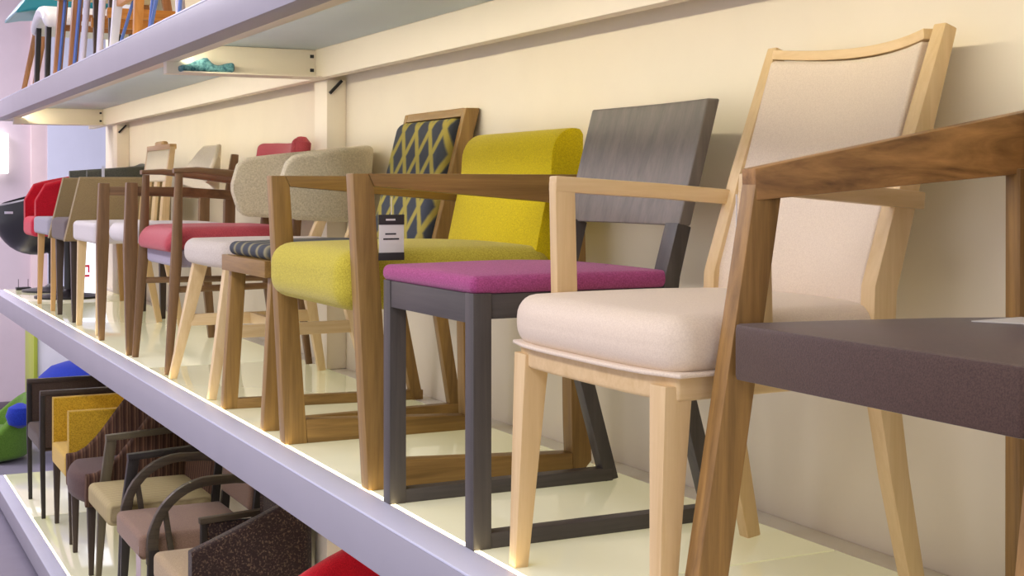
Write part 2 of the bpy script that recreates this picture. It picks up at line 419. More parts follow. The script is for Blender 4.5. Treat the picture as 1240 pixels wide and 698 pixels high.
t.part('backrest', pad(-.015, .015, 2.2805, 2.7395, .586, .838, .004, cback), wood('greystain_lit', (104, 97, 89), (134, 125, 114), 'z'))  # same grey stain as the legs, lightened for the light on the board

# --- yellow armchair with brown loop frames
t = chair('armchair', 'yellow upholstered armchair between brown oak loop arms reaching down to runners', 1.33, 3.165, T1)
oz, ox = wd(OAKB, 'brown_oak', 'z'), wd(OAKB, 'brown_oak', 'x')
for s in (1, -1):
    yc = 3.165 + s * .3025; y0, y1 = yc - .023, yc + .023
    t.part('leg', prof_xz([(1.066, .0), (1.126, .0), (1.079, .664), (1.066, .692), (1.030, .692)], y0, y1, .003), oz)
    t.part('armrest', prof_xz([(1.0665, .692), (1.603, .692), (1.605, .620), (1.0795, .664)], y0, y1, .003), ox)
    t.part('leg', prof_xz([(1.575, .0), (1.607, .0), (1.625, .018), (1.606, .60), (1.605, .6195), (1.562, .6232), (1.571, .10)], y0, y1, .003), oz)
    t.part('runner', prof_xz([(1.1262, .0), (1.5748, .0), (1.5732, .040), (1.1218, .062)], y0, y1, .003), ox)
yel, yel_shaded = fabric('yellow_wool', (226, 204, 16), (196, 172, 8), 330, 0.92, 0.4), fabric('yellow_wool_shaded', (208, 194, 70), (176, 160, 52), 330, 0.92, 0.4)  # seat is the same yellow wool, its greenish shade put into the colour
t.part('seat', pad(1.016, 1.56, 2.887, 3.443, .386, .522, .050, None, .012, 10), yel_shaded)
prof = [(1.500, .470), (1.520, .56), (1.538, .64), (1.550, .69)] + [(1.613 - .060 * math.cos(a), .735 + .070 * math.sin(a)) for a in [math.radians(12 * k) for k in range(9)]] + [(1.632, .803), (1.640, .79), (1.640, .66), (1.628, .470)]
t.part('backrest', prof_xz(prof, 2.905, 3.425, .006), yel)

# --- patterned high-back chair
t = chair('side_chair', 'wooden framed side chair with dark ikat pattern back and seat', 1.36, 3.885, T1)
ez, ex, ey = wd(OAKB, 'mid_oak', 'z'), wd(OAKB, 'mid_oak', 'x'), wd(OAKB, 'mid_oak', 'y')
ik = ikat('ikat_cloth', 9.6, 6.6, (70, 74, 82), (124, 120, 88), (178, 162, 80))
for s in (1, -1):
    yf, yr = 3.885 + s * .210, 3.87 + s * .150
    t.part('leg', sweep([(1.093, yf, 0), (1.118, yf - s * .008, .42)], [(.018, .022), (.018, .022)], bev=.003), ez)
    t.part('runner', hexa([(1.10, yf - .016, .030), (1.10, yf + .016, .030), (1.685, yr + .016, .030), (1.685, yr - .016, .030),
                           (1.10, yf - .016, 0), (1.10, yf + .016, 0), (1.685, yr + .016, 0), (1.685, yr - .016, 0)], .002), ex)
    t.part('leg', sweep([(1.667, yr, 0.0), (1.585, yr + s * .02, .44)], [(.015, .018), (.015, .018)], bev=.003), ez)
    t.part('side_rail', hexa([(1.10, yf - .014, .46), (1.10, yf + .014, .46), (1.61, yr + s * .03 + .014, .46), (1.61, yr + s * .03 - .014, .46),
                              (1.10, yf - .014, .418), (1.10, yf + .014, .418), (1.61, yr + s * .03 + .014, .418), (1.61, yr + s * .03 - .014, .418)], .002), ex)
t.part('front_rail', boxm(1.075, 1.10, 3.66, 4.11, .416, .462, .003), ey)
t.part('seat', pad(1.088, 1.58, 3.685, 4.085, .462, .502, .020, None, .012), stripes('ikat_seat', [(0, (70, 74, 80)), (.5, (78, 80, 84)), (.62, (140, 134, 104)), (.75, (150, 142, 110)), (.9, (78, 80, 84))], 13, 'y'))
eb = lambda z: 1.588 + (z - .47) * .262
def eback(x, y, z): return (x + eb(z), y, z)
for s in (1, -1):
    t.part('back_post', pad(-.028, .016, 3.885 + s * .222 - .013, 3.885 + s * .222 + .013, .430, .893, .003, eback), ez)
t.part('back_post', pad(-.028, .016, 3.676, 4.094, .868, .894, .003, eback), ey)
t.part('back_board', pad(.0, .012, 3.676, 4.094, .470, .868, .003, eback), ez)
t.part('backrest', pad(-.064, -.001, 3.682, 4.088, .474, .864, .026, eback), ik)

# --- beige felt chair with wrap-around back
t = chair('armchair', 'beige felt chair with curved wraparound back and splayed pale wood legs', 1.36, 4.545, T1)
pz, px_, py_ = wd(PALE, 'pale_wood', 'z'), wd(PALE, 'pale_wood', 'x'), wd(PALE, 'pale_wood', 'y')
felt = fabric('beige_felt', (222, 210, 178), (186, 174, 144), 190, 0.95, 0.4, .3, .7)
feltseat = fabric('beige_seat_felt', (214, 204, 192), (196, 184, 172), 260, 0.95, 0.3)
for s in (1, -1):
    Y = lambda a: 4.555 + s * a
    t.part('leg', sweep([(1.090, Y(.268), 0), (1.172, Y(.200), .415)], [(.012, .013), (.020, .024)], bev=.003), pz)
    t.part('leg', sweep([(1.622, Y(.245), 0), (1.558, Y(.205), .30), (1.562, Y(.190), .45), (1.625, Y(.170), .62)], [(.012, .013), (.017, .020), (.017, .020), (.014, .014)], bev=.003), pz)
    t.part('stretcher', sweep([(1.142, Y(.230), .205), (1.585, Y(.218), .205)], (.011, .020), bev=.002), px_)
t.part('stretcher', sweep([(1.36, 4.34, .205), (1.36, 4.77, .205)], (.011, .018), side=(1, 0, 0), bev=.002), py_)
def fseat(x, y, z):
    k = (x - 1.10) / .5; yy = y - 4.555
    return (x + .05 * (yy / .27) ** 4 * max(0, 1 - k / .4), 4.555 + yy * (1 - .1 * k), z)
t.part('seat', pad(1.100, 1.60, 4.295, 4.815, .405, .488, .034, fseat, .008, 10), feltseat)
pl = uplan(1.300, 1.655, 4.265, 4.825, .24, 10)
def fr(u, z, sgn):
    e = min(u, 1 - u) / .055
    return z - sgn * .075 * (1 - math.sqrt(max(0, 1 - (1 - min(1, e)) ** 2)))
t.part('backrest', ushell(pl, .042, lambda u: fr(u, .562 - .02 * math.sin(math.pi * u), -1), lambda u: fr(u, .762 + .045 * math.sin(math.pi * u), 1), .06, .02), felt)

# --- slim walnut armchair, red seat
t = chair('armchair', 'slim dark walnut armchair with rolled red seat and red back pad', 1.36, 5.215, T1)
rz, rx = wd(REDW, 'red_walnut', 'z'), wd(REDW, 'red_walnut', 'x')
redv = fabric('dusty_red', (198, 86, 94), (172, 66, 76), 300, 0.6, 0.2)
for s in (1, -1):
    Y = lambda a: 5.215 + s * a
    t.part('leg', sweep([(1.098, Y(.285), 0), (1.128, Y(.280), .40), (1.138, Y(.278), .712)], [(.010, .013), (.016, .021), (.012, .014)], n=10, power=3), rz)
    t.part('armrest', sweep([(1.118, Y(.278), .722), (1.20, Y(.280), .724), (1.36, Y(.272), .708), (1.50, Y(.245), .690), (1.585, Y(.215), .680)],
                            [(.018, .009), (.024, .012), (.022, .016), (.018, .017), (.014, .014)], n=12, power=2.6), rx)
    t.part('leg', sweep([(1.640, Y(.215), 0), (1.585, Y(.210), .42), (1.60, Y(.205), .60), (1.635, Y(.200), .78)], [(.011, .013), (.016, .018), (.015, .017), (.010, .010)], n=10, power=3), rz)
    t.part('stretcher', sweep([(1.115, Y(.282), .30), (1.60, Y(.212), .30)], (.009, .012), n=10), rx)
t.part('seat_base', pad(1.135, 1.57, 4.965, 5.465, .375, .440, .015), fabric('grey_lining', (176, 168, 186), None, 300))
t.part('seat', pad(1.098, 1.57, 4.955, 5.475, .438, .520, .040, lambda x, y, z: (x, y, z - .03 * max(0, (1.17 - x) / .08) ** 2), .006, 10), redv)
def gback(x, y, z):
    u = (y - 5.215) / .24; return (x + 1.60 + (z - .55) * .16 - .05 * u * u, y, z + .016 * u ** 2 - (.02 if u > .5 else 0) * (u - .5))
t.part('backrest', pad(-.03, .02, 4.975, 5.455, .545, .835, .022, gback, 0, 10), redv)
t.part('back_roll', sweep([(1.594, 5.00, .66), (1.602, 4.995, .74), (1.610, 4.995, .83), (1.612, 4.998, .85)], [(.030, .034), (.034, .036), (.034, .036), (.016, .018)], n=14), redv)

# --- walnut armchair, white seat
t = chair('armchair', 'walnut armchair with rounded white seat and pale curved back shell', 1.33, 5.87, T1)
whit = fabric('white_vinyl', (226, 220, 218), (210, 203, 202), 380, 0.6, 0.12)
for s in (1, -1):
    Y = lambda a: 5.87 + s * a
    t.part('leg', sweep([(1.088, Y(.302), 0), (1.092, Y(.302), .42), (1.098, Y(.300), .682)], [(.011, .012), (.019, .026), (.017, .022)], bev=.004), rz)
    t.part('armrest', sweep([(1.10, Y(.298), .648), (1.30, Y(.292), .645), (1.515, Y(.225), .632)], [(.012, .019)] * 3, bev=.003), rx)
    t.part('leg', sweep([(1.545, Y(.205), 0), (1.510, Y(.210), .42), (1.512, Y(.212), .60), (1.535, Y(.214), .80)], [(.013, .015), (.018, .022), (.018, .022), (.013, .014)], bev=.003), rz)
t.part('seat', pad(1.075, 1.52, 5.605, 6.135, .438, .515, .037, lambda x, y, z: (x + .06 * ((y - 5.87) / .265) ** 2 * max(0, 1 - (x - 1.075) / .25), y, z), .008, 10), whit)
pls = [(1.500 - .10 * abs(a) ** 2.2, 5.87 + .262 * a) for a in [-1 + k / 9 for k in range(19)]]
t.part('backrest', ushell(pls[::-1], .020, lambda u: .615 + .07 * abs(2 * u - 1), lambda u: .845 - .14 * max(0, (abs(2 * u - 1) - .45) / .55), -.05, .009), fabric('pale_shell', (232, 220, 190), (220, 206, 172), 300, 0.7, 0.1))

# --- pale wood chair with slatted back
t = chair('side_chair', 'pale wood side chair with white seat and slatted panel back', 1.33, 6.64, T1)
gzw, gxw, gyw = wd(GOLDW, 'golden_wood', 'z'), wd(PALE, 'pale_wood', 'x'), wd(GOLDW, 'golden_wood', 'y')
for s in (1, -1):
    yc = 6.64 + s * .262
    t.part('leg', sweep([(1.112, yc, 0), (1.125, yc - s * .01, .43)], [(.012, .013), (.019, .021)], bev=.003), pz)
    t.part('leg', sweep([(1.49, yc - s * .02, 0), (1.405, yc - s * .02, .43), (1.415, yc - s * .02, .60), (1.445, yc - s * .02, .850)], [(.012, .014), (.018, .020), (.015, .016), (.013, .012)], bev=.003), wd(ASH, 'ash', 'z'))
t.part('seat', pad(1.085, 1.44, 6.355, 6.925, .410, .505, .022, None, .006), whit)
for y in (6.46, 6.64, 6.82):
    t.part('slat', sweep([(1.410, y, .49), (1.418, y, .60), (1.430, y, .71)], (.034, .007), bev=.002), pz)
t.part('back_panel', pad(-.016, .012, 6.405, 6.875, .690, .842, .012, lambda x, y, z: (x + 1.418 + (z - .6) * .12, y, z)), fabric('pale_panel', (236, 222, 186), (226, 210, 170), 200, 0.6, 0.1))
t.part('top_rail', sweep([(1.447, 6.39, .852), (1.447, 6.89, .852)], (.016, .012), side=(1, 0, 0), bev=.003), gyw)
t.part('top_grip', pad(-.016, .016, 6.56, 6.72, .850, .882, .012, lambda x, y, z: (x + 1.448, y, z)), gyw)

# --- khaki tub chair
t = chair('tub_chair', 'khaki fabric tub chair with sloping arm fronts and brown seat', 1.34, 7.29, T1)
kh = fabric('khaki_cloth', (160, 140, 100), (140, 120, 84), 260, 0.9, 0.25)
dz = wd(DARKW, 'dark_wood', 'z')
pl = uplan(1.135, 1.575, 7.03, 7.55, .10, 6)
bm = ushell(pl, .05, lambda u: .40, lambda u: .715, 0, .015)
for v in bm.verts:
    if v.co.x < 1.35: v.co.x -= .085 * (.715 - v.co.z) / .31 * (1.35 - v.co.x) / .25
t.part('tub_shell', bm, kh)
bm = pad(1.07, 1.54, 7.058, 7.522, .395, .510, .028, None, .006)
t.part('seat', bm, fabric('taupe_brown', (112, 98, 96), None, 280))
for s in (1, -1):
    for x in (1.115, 1.545):
        t.part('leg', sweep([(x, 7.29 + s * .235, 0), (x, 7.29 + s * .235, .405)], [(.012, .012), (.020, .020)], bev=.002), dz)

# --- dark grey armchair, pale grey seat
t = chair('tub_chair', 'low dark grey green armchair with band back and pale grey seat', 1.36, 8.02, T1)
dg = fabric('grey_green_cloth', (100, 100, 90), (78, 79, 71), 240, 0.85, 0.25)
pl = uplan(1.285, 1.63, 7.735, 8.305, .16, 8)
t.part('back_band', ushell(pl, .04, lambda u: .635, lambda u: .80 - .04 * abs(2 * u - 1), .05, .015), dg)
t.part('band_clip', boxm(1.36, 1.376, 7.708, 7.7125, .640, .778, .001), m_lip)
t.part('seat', pad(1.085, 1.58, 7.745, 8.295, .405, .500, .020), fabric('pale_grey_cloth', (176, 172, 184), None, 280))
for s in (1, -1):
    for x, x2 in ((1.115, 1.125), (1.575, 1.555)):
        t.part('leg', sweep([(x, 8.02 + s * .255, 0), (x2, 8.02 + s * .25, .41)], [(.011, .011), (.018, .018)], bev=.002), gzw)
    t.part('arm_post', sweep([(1.56, 8.02 + s * .20, .45), (1.575, 8.02 + s * .22, .66)], (.014, .014), bev=.002), gzw)

# --- red tub chair on pedestal
t = chair('tub_chair', 'bright red tub chair on black pedestal beside the black shell chair', 1.34, 8.68, T1)
red = fabric('red_wool', (204, 24, 44), (168, 12, 30), 260, 0.9, 0.35)
pl = uplan(1.115, 1.60, 8.46, 8.92, .17, 8)
t.part('tub_shell', ushell(pl, .065, lambda u: .395, lambda u: fr(u, .670 + .095 * (math.sin(math.pi * u) ** .8 if 0 < u < 1 else 0), 1), .04, .03), red)
t.part('seat', pad(1.10, 1.56, 8.50, 8.88, .375, .490, .035, None, .008), fabric('rose_red_wool', (218, 60, 82), (188, 40, 60), 260, 0.9, 0.35))
t.part('pedestal', lathe([(.20, 0), (.20, .012), (.05, .03), (.028, .05), (.028, .36), (.10, .376)], 1.34, 8.69), m_black)

# --- black shell swivel chair
t = chair('swivel_chair', 'black moulded shell swivel chair at the shelf end', 1.33, 9.27, T1)
prof = [(.05, .252)] + [(.375 * math.sin(a), .62 - .375 * math.cos(a)) for a in [math.radians(12 + 8 * k) for k in range(11)]]
prof += [(.335 * math.sin(a), .62 - .335 * math.cos(a)) for a in [math.radians(94 - 8 * k) for k in range(11)]] + [(.02, .29)]
bm = lathe(prof, 0, 0, 36)
for v in bm.verts:
    x, y, z = v.co; k = max(0, z - .45)
    v.co = V((1.31 + x * 0.92 + k * .10, 9.27 + y * .66, z + .24 * x))
t.part('shell', bm, paint('black_gloss', (44, 44, 50), 0.3, 0.5))
t.part('grip', boxm(1.02, 1.07, 9.10, 9.115, .50, .515, .002), m_lip)
t.part('pedestal', lathe([(.19, 0), (.19, .012), (.05, .03), (.026, .05), (.026, .24), (.08, .275)], 1.33, 9.27), m_black)

# --- tags
def tag(name, label, x, y, z, wx, h, tier, facing='y'):
    t = Thing(name, label, 'tag', x, y, tier, 'price tags')
    th = .0015
    t.part('card', boxm(x - wx / 2, x + wx / 2, y - th, y + th, z, z + h, .0004), paint('white_paper', (226, 222, 214), 0.6))
    t.part('header_band', boxm(x - wx / 2 - .0005, x + wx / 2 + .0005, y - th - .001, y + th + .001, z + h * .78, z + h, .0003), paint('tag_black', (48, 44, 44), 0.5))
    t.part('footer_band', boxm(x - wx / 2 - .0005, x + wx / 2 + .0005, y - th - .001, y + th + .001, z, z + h * .17, .0003), paint('tag_black', (48, 44, 44), 0.5))
    for k, (a, b, c) in enumerate(((-.26, .18, .56), (-.34, .30, .45))):
        t.part('print_line', boxm(x + a * wx, x + b * wx, y - th - .0006, y - th, z + h * c, z + h * (c + .035), 0), paint('tag_black', (48, 44, 44), 0.5))
    t.part('print_line', boxm(x - .24 * wx, x + .14 * wx, y - th - .0018, y - th - .001, z + h * .87, z + h * .91, 0), paint('white_paper', (226, 222, 214), 0.6))
    t.part('string', sweep([(x, y, z + h), (x, y, .64)], (.0007, .0007)), paint('white_paper', (226, 222, 214), 0.6))
    return t
tag('price_tag', 'black and white price tag hanging from the arm of the yellow armchair', 1.118, 2.836, .502, .058, .100, T1)
t2 = Thing('price_tag', 'thin pale tag hanging from the arm of the cream armchair', 'tag', 1.215, 1.69, T1, 'price tags')
t2.part('card', boxm(1.212, 1.2135, 1.688, 1.70, .478, .56, .0003), paint('white_paper', (226, 222, 214), 0.6))
t2.part('string', sweep([(1.213, 1.690, .56), (1.213, 1.690, .651)], (.0007, .0007)), paint('white_paper', (226, 222, 214), 0.6))

# ================================================================ chairs of the lowest shelf
GL = 'chairs on the lowest shelf'
def legs4(t, xs, yc, dy, h, mat, w0=.011, w1=.019, splay=.0):
    for s in (1, -1):
        for i, x in enumerate(xs):
            k = -1 if i == 0 else 1
            t.part('leg', sweep([(x + k * splay, yc + s * (dy + splay * .5), 0), (x, yc + s * dy, h)], [(w0, w0), (w1, w1)], bev=.002), mat)
dz, dx, dy_ = wd(DARKW, 'dark_wood', 'z'), wd(DARKW, 'dark_wood', 'x'), wd(DARKW, 'dark_wood', 'y')
bz, bx_ = wd(BLACKW, 'black_wood', 'z'), wd(BLACKW, 'black_wood', 'x')
# dark box armchair
t = chair('armchair', 'dark brown box armchair with framed panel arms beside the yellow one', 1.37, 8.46, T0, GL)
dkb = fabric('dark_brown_cloth', (82, 66, 54), (64, 50, 42), 240)
for s in (1, -1):
    y = 8.46 + s * .275
    t.part('arm_panel', boxm(1.125, 1.60, y - .014, y + .014, .40, .695, .004), dkb)
    t.part('armrest', boxm(1.105, 1.63, y - .019, y + .019, .695, .72, .003), dx)
    t.part('leg', sweep([(1.125, y, 0), (1.118, y, .40), (1.118, y, .70)], [(.011, .011), (.017, .014), (.016, .014)], bev=.002), bz)
    t.part('leg', sweep([(1.635, y, 0), (1.60, y, .40), (1.605, y, .70)], [(.011, .011), (.017, .014), (.016, .014)], bev=.002), bz)
t.part('seat', pad(1.105, 1.58, 8.205, 8.715, .37, .47, .022, None, .006), dkb)
t.part('backrest', pad(1.56, 1.62, 8.205, 8.715, .44, .718, .02), dkb)
# yellow box armchair
t = chair('armchair', 'mustard yellow box armchair with upholstered arms and dark tapered legs', 1.38, 7.78, T0, GL)
must, musti = fabric('mustard_cloth', (206, 166, 44), (160, 122, 30), 150, 0.9, 0.4, .3, .6), fabric('mustard_seat', (216, 182, 92), (196, 160, 70), 240)
pl = uplan(1.155, 1.62, 7.515, 8.045, .04, 4)
t.part('tub_shell', ushell(pl, .06, lambda u: .36, lambda u: .70, 0, .008), must)
t.part('seat', pad(1.145, 1.58, 7.548, 8.012, .345, .46, .018, None, .006), musti)
legs4(t, (1.175, 1.60), 7.78, .255, .365, dz)
# brown scoop chair
t = chair('tub_chair', 'brown striped scoop chair with high back sweeping down to the seat', 1.38, 7.115, T0, GL)
bs = stripes('brown_stripe', [(0, (64, 44, 36)), (.35, (92, 66, 52)), (.5, (128, 96, 74)), (.62, (74, 52, 42)), (.85, (104, 78, 62)), (1, (64, 44, 36))], 26, 'x')
brs = fabric('brown_cloth', (96, 72, 66), (78, 56, 52), 240)
def scoop(u):
    e = max(0, min(1, (min(u, 1 - u) - .02) / .30)); e = e * e * (3 - 2 * e); return .50 + .37 * e
pl = uplan(1.13, 1.63, 6.835, 7.395, .20, 9)
t.part('tub_shell', ushell(pl, .05, lambda u: .34, scoop, .05, .02), bs)
t.part('seat', pad(1.095, 1.58, 6.855, 7.375, .335, .480, .045, lambda x, y, z: (x + .07 * ((y - 7.115) / .265) ** 2 * max(0, 1 - (x - 1.095) / .25), y, z), .01, 10), brs)
legs4(t, (1.165, 1.60), 7.115, .235, .345, dz, .011, .020)
# dark frame armchair, beige striped seat
t = chair('armchair', 'dark open arm chair with beige striped seat and brown striped back', 1.38, 6.49, T0, GL)
grn = wood('smoked_oak', (74, 66, 50), (104, 94, 72), 'z'); grnx = wood('smoked_oak', (74, 66, 50), (104, 94, 72), 'x')
for s in (1, -1):
    y = 6.49 + s * .262; mz, mx = (grn, grnx) if s > 0 else (bz, bx_)
    t.part('leg', sweep([(1.175, y, 0), (1.200, y, .42), (1.235, y, .668)], [(.012, .012), (.018, .022), (.016, .024)], bev=.003), mz)
    t.part('armrest', sweep([(1.21, y, .678), (1.62, y, .70)], (.020, .014), bev=.003), mx)
    t.part('leg', sweep([(1.66, y - s * .03, 0), (1.60, y - s * .02, .42), (1.63, y - s * .02, .72)], [(.012, .012), (.017, .020), (.015, .016)], bev=.003), mz)
t.part('seat', pad(1.125, 1.60, 6.235, 6.745, .375, .478, .028, None, .008), stripes('beige_stripe', [(0, (176, 160, 118)), (.4, (188, 172, 130)), (.5, (140, 124, 90)), (.6, (184, 168, 126)), (1, (176, 160, 118))], 22, 'y'))
t.part('backrest', pad(1.575, 1.625, 6.245, 6.735, .46, .83, .02, lambda x, y, z: (x + .10 * (z - .46), y, z)), stripes('brown_stripe_back', [(0, (64, 44, 36)), (.35, (92, 66, 52)), (.5, (128, 96, 74)), (.62, (74, 52, 42)), (.85, (104, 78, 62)), (1, (64, 44, 36))], 26, 'y'))
t.part('top_roll', sweep([(1.622, 6.25, .835), (1.625, 6.49, .845), (1.622, 6.73, .835)], (.022, .022), n=12, side=(1, 0, 0)), brs)
# arched arm chair
t = chair('armchair', 'black arched arm chair with taupe seat and slim arm struts', 1.38, 5.875, T0, GL)
arc = wood('ebonised', (48, 42, 36), (92, 80, 62), 'x')
for s in (1, -1):
    y = 5.875 + s * .272
    path = [(1.185, y, .36)] + [(1.185 + .24 * (1 - math.cos(a)), y, .44 + .235 * math.sin(a)) for a in [math.radians(9 * k) for k in range(11)]] + [(1.52, y - s * .01, .672), (1.625, y - s * .02, .660)]
    t.part('armrest', sweep(path, [(.016, .022)] * 3 + [(.016, .018)] * (len(path) - 3), bev=.003), arc)
    t.part('arm_strut', sweep([(1.262, y - s * .004, .40), (1.232, y - s * .004, .60)], (.011, .011), bev=.002), arc)
    t.part('leg', sweep([(1.17, y, 0), (1.190, y, .42)], [(.011, .011), (.017, .021)], bev=.002), bz)
    t.part('leg', sweep([(1.665, y - s * .04, 0), (1.61, y - s * .03, .42), (1.64, y - s * .03, .72)], [(.011, .011), (.017, .019), (.013, .014)], bev=.002), bz)
tau = fabric('taupe_cloth', (150, 122, 104), (130, 104, 88), 260)
t.part('seat', pad(1.140, 1.60, 5.628, 6.122, .372, .472, .022, None, .008), tau)
t.part('backrest', pad(1.585, 1.64, 5.65, 6.10, .52, .80, .02, lambda x, y, z: (x + .1 * (z - .5), y, z)), tau)
# speckled armchair
t = chair('armchair', 'dark speckled fabric armchair with rising side and beige seat', 1.38, 5.155, T0, GL)
spk = fabric('speckled_cloth', (110, 88, 70), (48, 36, 34), 130, 0.9, 0.4, .52, .70)
def rise(u): return .585 + .235 * min(1, u / .42) ** 1.1 if u < .55 else .82 - .18 * min(1, (u - .55) / .3)
pl = uplan(1.165, 1.60, 4.885, 5.425, .06, 5)
npl = len(pl)
t.part('tub_shell', ushell(pl[:npl - 9], .055, lambda u: .36, lambda u: .585 + .235 * min(1, u / .62) ** 1.05, 0, .015), spk)
y = 5.415
t.part('leg', sweep([(1.19, y, 0), (1.19, y, .37)], [(.011, .011), (.018, .018)], bev=.002), bz)
t.part('arm_panel', boxm(1.345, 1.60, y - .012, y + .012, .36, .548, .003), spk)
t.part('arm_post', sweep([(1.345, y, .36), (1.345, y, .548)], (.015, .012), bev=.002), bz)
t.part('armrest', sweep([(1.328, y, .558), (1.61, y, .572)], (.018, .011), bev=.002), arc)
t.part('seat', pad(1.140, 1.60, 4.915, 5.385, .365, .470, .025, None, .008), fabric('beige_cloth', (182, 160, 126), (160, 138, 106), 240))
for x, yy in ((1.19, 4.89), (1.62, 4.89), (1.62, 5.40)):
    t.part('leg', sweep([(x, yy, 0), (x, yy, .365)], [(.011, .011), (.018, .018)], bev=.002), bz)
t3 = Thing('price_tag', 'small pale tag hanging at the corner of the taupe seat', 'tag', 1.137, 5.60, T0, 'price tags')
t3.part('card', boxm(1.134, 1.1355, 5.575, 5.665, .285, .395, .0003), paint('tag_mauve', (190, 172, 172), 0.6))
t3.part('string', sweep([(1.1365, 5.635, .395), (1.138, 5.635, .43)], (.0008, .0008)), paint('tag_mauve', (190, 172, 172), 0.6))
# red tub chair below
t = chair('tub_chair', 'red tub chair with smooth rounded crest under the middle shelf', 1.38, 3.72, T0, GL)
pl = uplan(1.13, 1.64, 3.43, 4.01, .20, 9)
t.part('tub_shell', ushell(pl, .07, lambda u: .34, lambda u: .56 + .27 * math.sin(math.pi * min(1, max(0, u))) ** .7, .08, .03), red)
t.part('seat', pad(1.11, 1.58, 3.475, 3.965, .335, .47, .03, None, .008), red)
legs4(t, (1.17, 1.60), 3.72, .22, .345, bz)

# ================================================================ chairs of the top shelf (seen from below, mostly legs)
GT = 'chairs on the upper shelf'
m_bluem = paint('blue_steel', (92, 118, 190), 0.3, 0.5, 0.4); m_lavm = paint('white_steel', (214, 210, 232), 0.35, 0.5, 0.1)
bw, bwx = wd(((136, 88, 52), (182, 128, 84)), 'brown_beech', 'z'), wd(((136, 88, 52), (182, 128, 84)), 'brown_beech', 'x')
# teal shell chair
t = chair('shell_chair', 'teal seat shell chair on splayed brown wooden legs', 1.34, 8.45, T2, GT)
teal = paint('teal_plastic', (16, 132, 150), 0.35, 0.5)
t.part('seat', pad(0.985, 1.52, 8.22, 8.80, .455, .60, .022, lambda x, y, z: (x, y, .46 + (z - .46) * min(1, max(.12, (x - .97) / .13)) + .10 * max(0, x - 1.05) - .25 * max(0, 1.06 - x))), teal)
t.part('backrest', ushell([(1.50 + .10 * math.cos(a), 8.45 + .28 * math.sin(a)) for a in [math.radians(-80 + 16 * k) for k in range(11)]], .014, lambda u: .49, lambda u: .86, .1, .006), teal)
for s in (1, -1):
    t.part('leg', sweep([(1.075, 8.45 + s * .25, 0), (1.16, 8.45 + s * .17, .462)], [(.014, .014), (.020, .020)], n=10), bw)
    t.part('leg', sweep([(1.60, 8.45 + s * .25, 0), (1.47, 8.45 + s * .17, .49)], [(.014, .014), (.020, .020)], n=10), bw)
# white shell, black legs
t = chair('shell_chair', 'white shell chair on flat black legs beside the teal one', 1.34, 7.86, T2, GT)
whp = paint('white_plastic', (226, 226, 236), 0.35, 0.5)
t.part('seat', pad(1.045, 1.52, 7.60, 8.12, .37, .44, .03, lambda x, y, z: (x, y, z - .08 * ((y - 7.86) / .26) ** 2)), whp)
t.part('backrest', ushell([(1.50 + .10 * math.cos(a), 7.86 + .25 * math.sin(a)) for a in [math.radians(-80 + 16 * k) for k in range(11)]], .014, lambda u: .40, lambda u: .80, .1, .006), whp)
for s in (1, -1):
    t.part('leg', sweep([(1.07, 7.86 + s * .20, 0), (1.08, 7.86 + s * .19, .375)], [(.022, .012), (.030, .014)], bev=.002), m_black)
    t.part('leg', sweep([(1.56, 7.86 + s * .20, 0), (1.50, 7.86 + s * .19, .375)], [(.022, .012), (.030, .014)], bev=.002), m_black)
# beech chair
t = chair('side_chair', 'brown beech chair with blue metal side bars', 1.34, 7.18, T2, GT)
for s in (1, -1):
    y = 7.18 + s * .24
    t.part('leg', sweep([(1.085, y, 0), (1.115, y, .42)], [(.019, .020), (.024, .024)], bev=.003), bw)
    t.part('leg', sweep([(1.60, y, 0), (1.53, y, .42), (1.58, y, .80)], [(.016, .018), (.020, .020), (.014, .014)], bev=.003), bw)
    t.part('side_bar', sweep([(1.085, y - .045, 0), (1.12, y - .045, .42)], (.009, .009), n=10), m_bluem)
    t.part('stretcher', sweep([(1.11, y, .28), (1.555, y, .28)], (.010, .016), bev=.002), bwx)
t.part('seat', pad(1.07, 1.56, 6.92, 7.44, .42, .455, .012), fabric('cream_cloth', (222, 204, 168), None, 220))
t.part('backrest', pad(1.555, 1.58, 6.94, 7.42, .62, .80, .008), bwx)
# white steel leg stool-chair
t = chair('side_chair', 'honey wood chair on slanted white steel legs', 1.34, 6.42, T2, GT)
hz, hx = wd(((176, 112, 44), (212, 148, 74)), 'honey_wood', 'z'), wd(((176, 112, 44), (212, 148, 74)), 'honey_wood', 'x')
for s in (1, -1):
    y = 6.42 + s * .22
    t.part('leg', sweep([(1.082, y, 0), (1.11, y - s * .02, .43)], [(.014, .014), (.016, .016)], n=10), m_lavm)
    t.part('leg', sweep([(1.58, y, 0), (1.53, y - s * .02, .43)], [(.014, .014), (.016, .016)], n=10), m_lavm)
    t.part('inner_leg', sweep([(1.15, y - s * .03, 0), (1.15, y - s * .03, .43)], [(.015, .020), (.018, .022)], bev=.002), dz)
    t.part('side_rail', boxm(1.12, 1.54, y - s * .02 - .012, y - s * .02 + .012, .20, .245, .003), hx)
t.part('seat', pad(1.07, 1.56, 6.15, 6.69, .43, .46, .012), hx)
t.part('backrest', pad(1.55, 1.575, 6.18, 6.66, .46, .80, .008), hx)
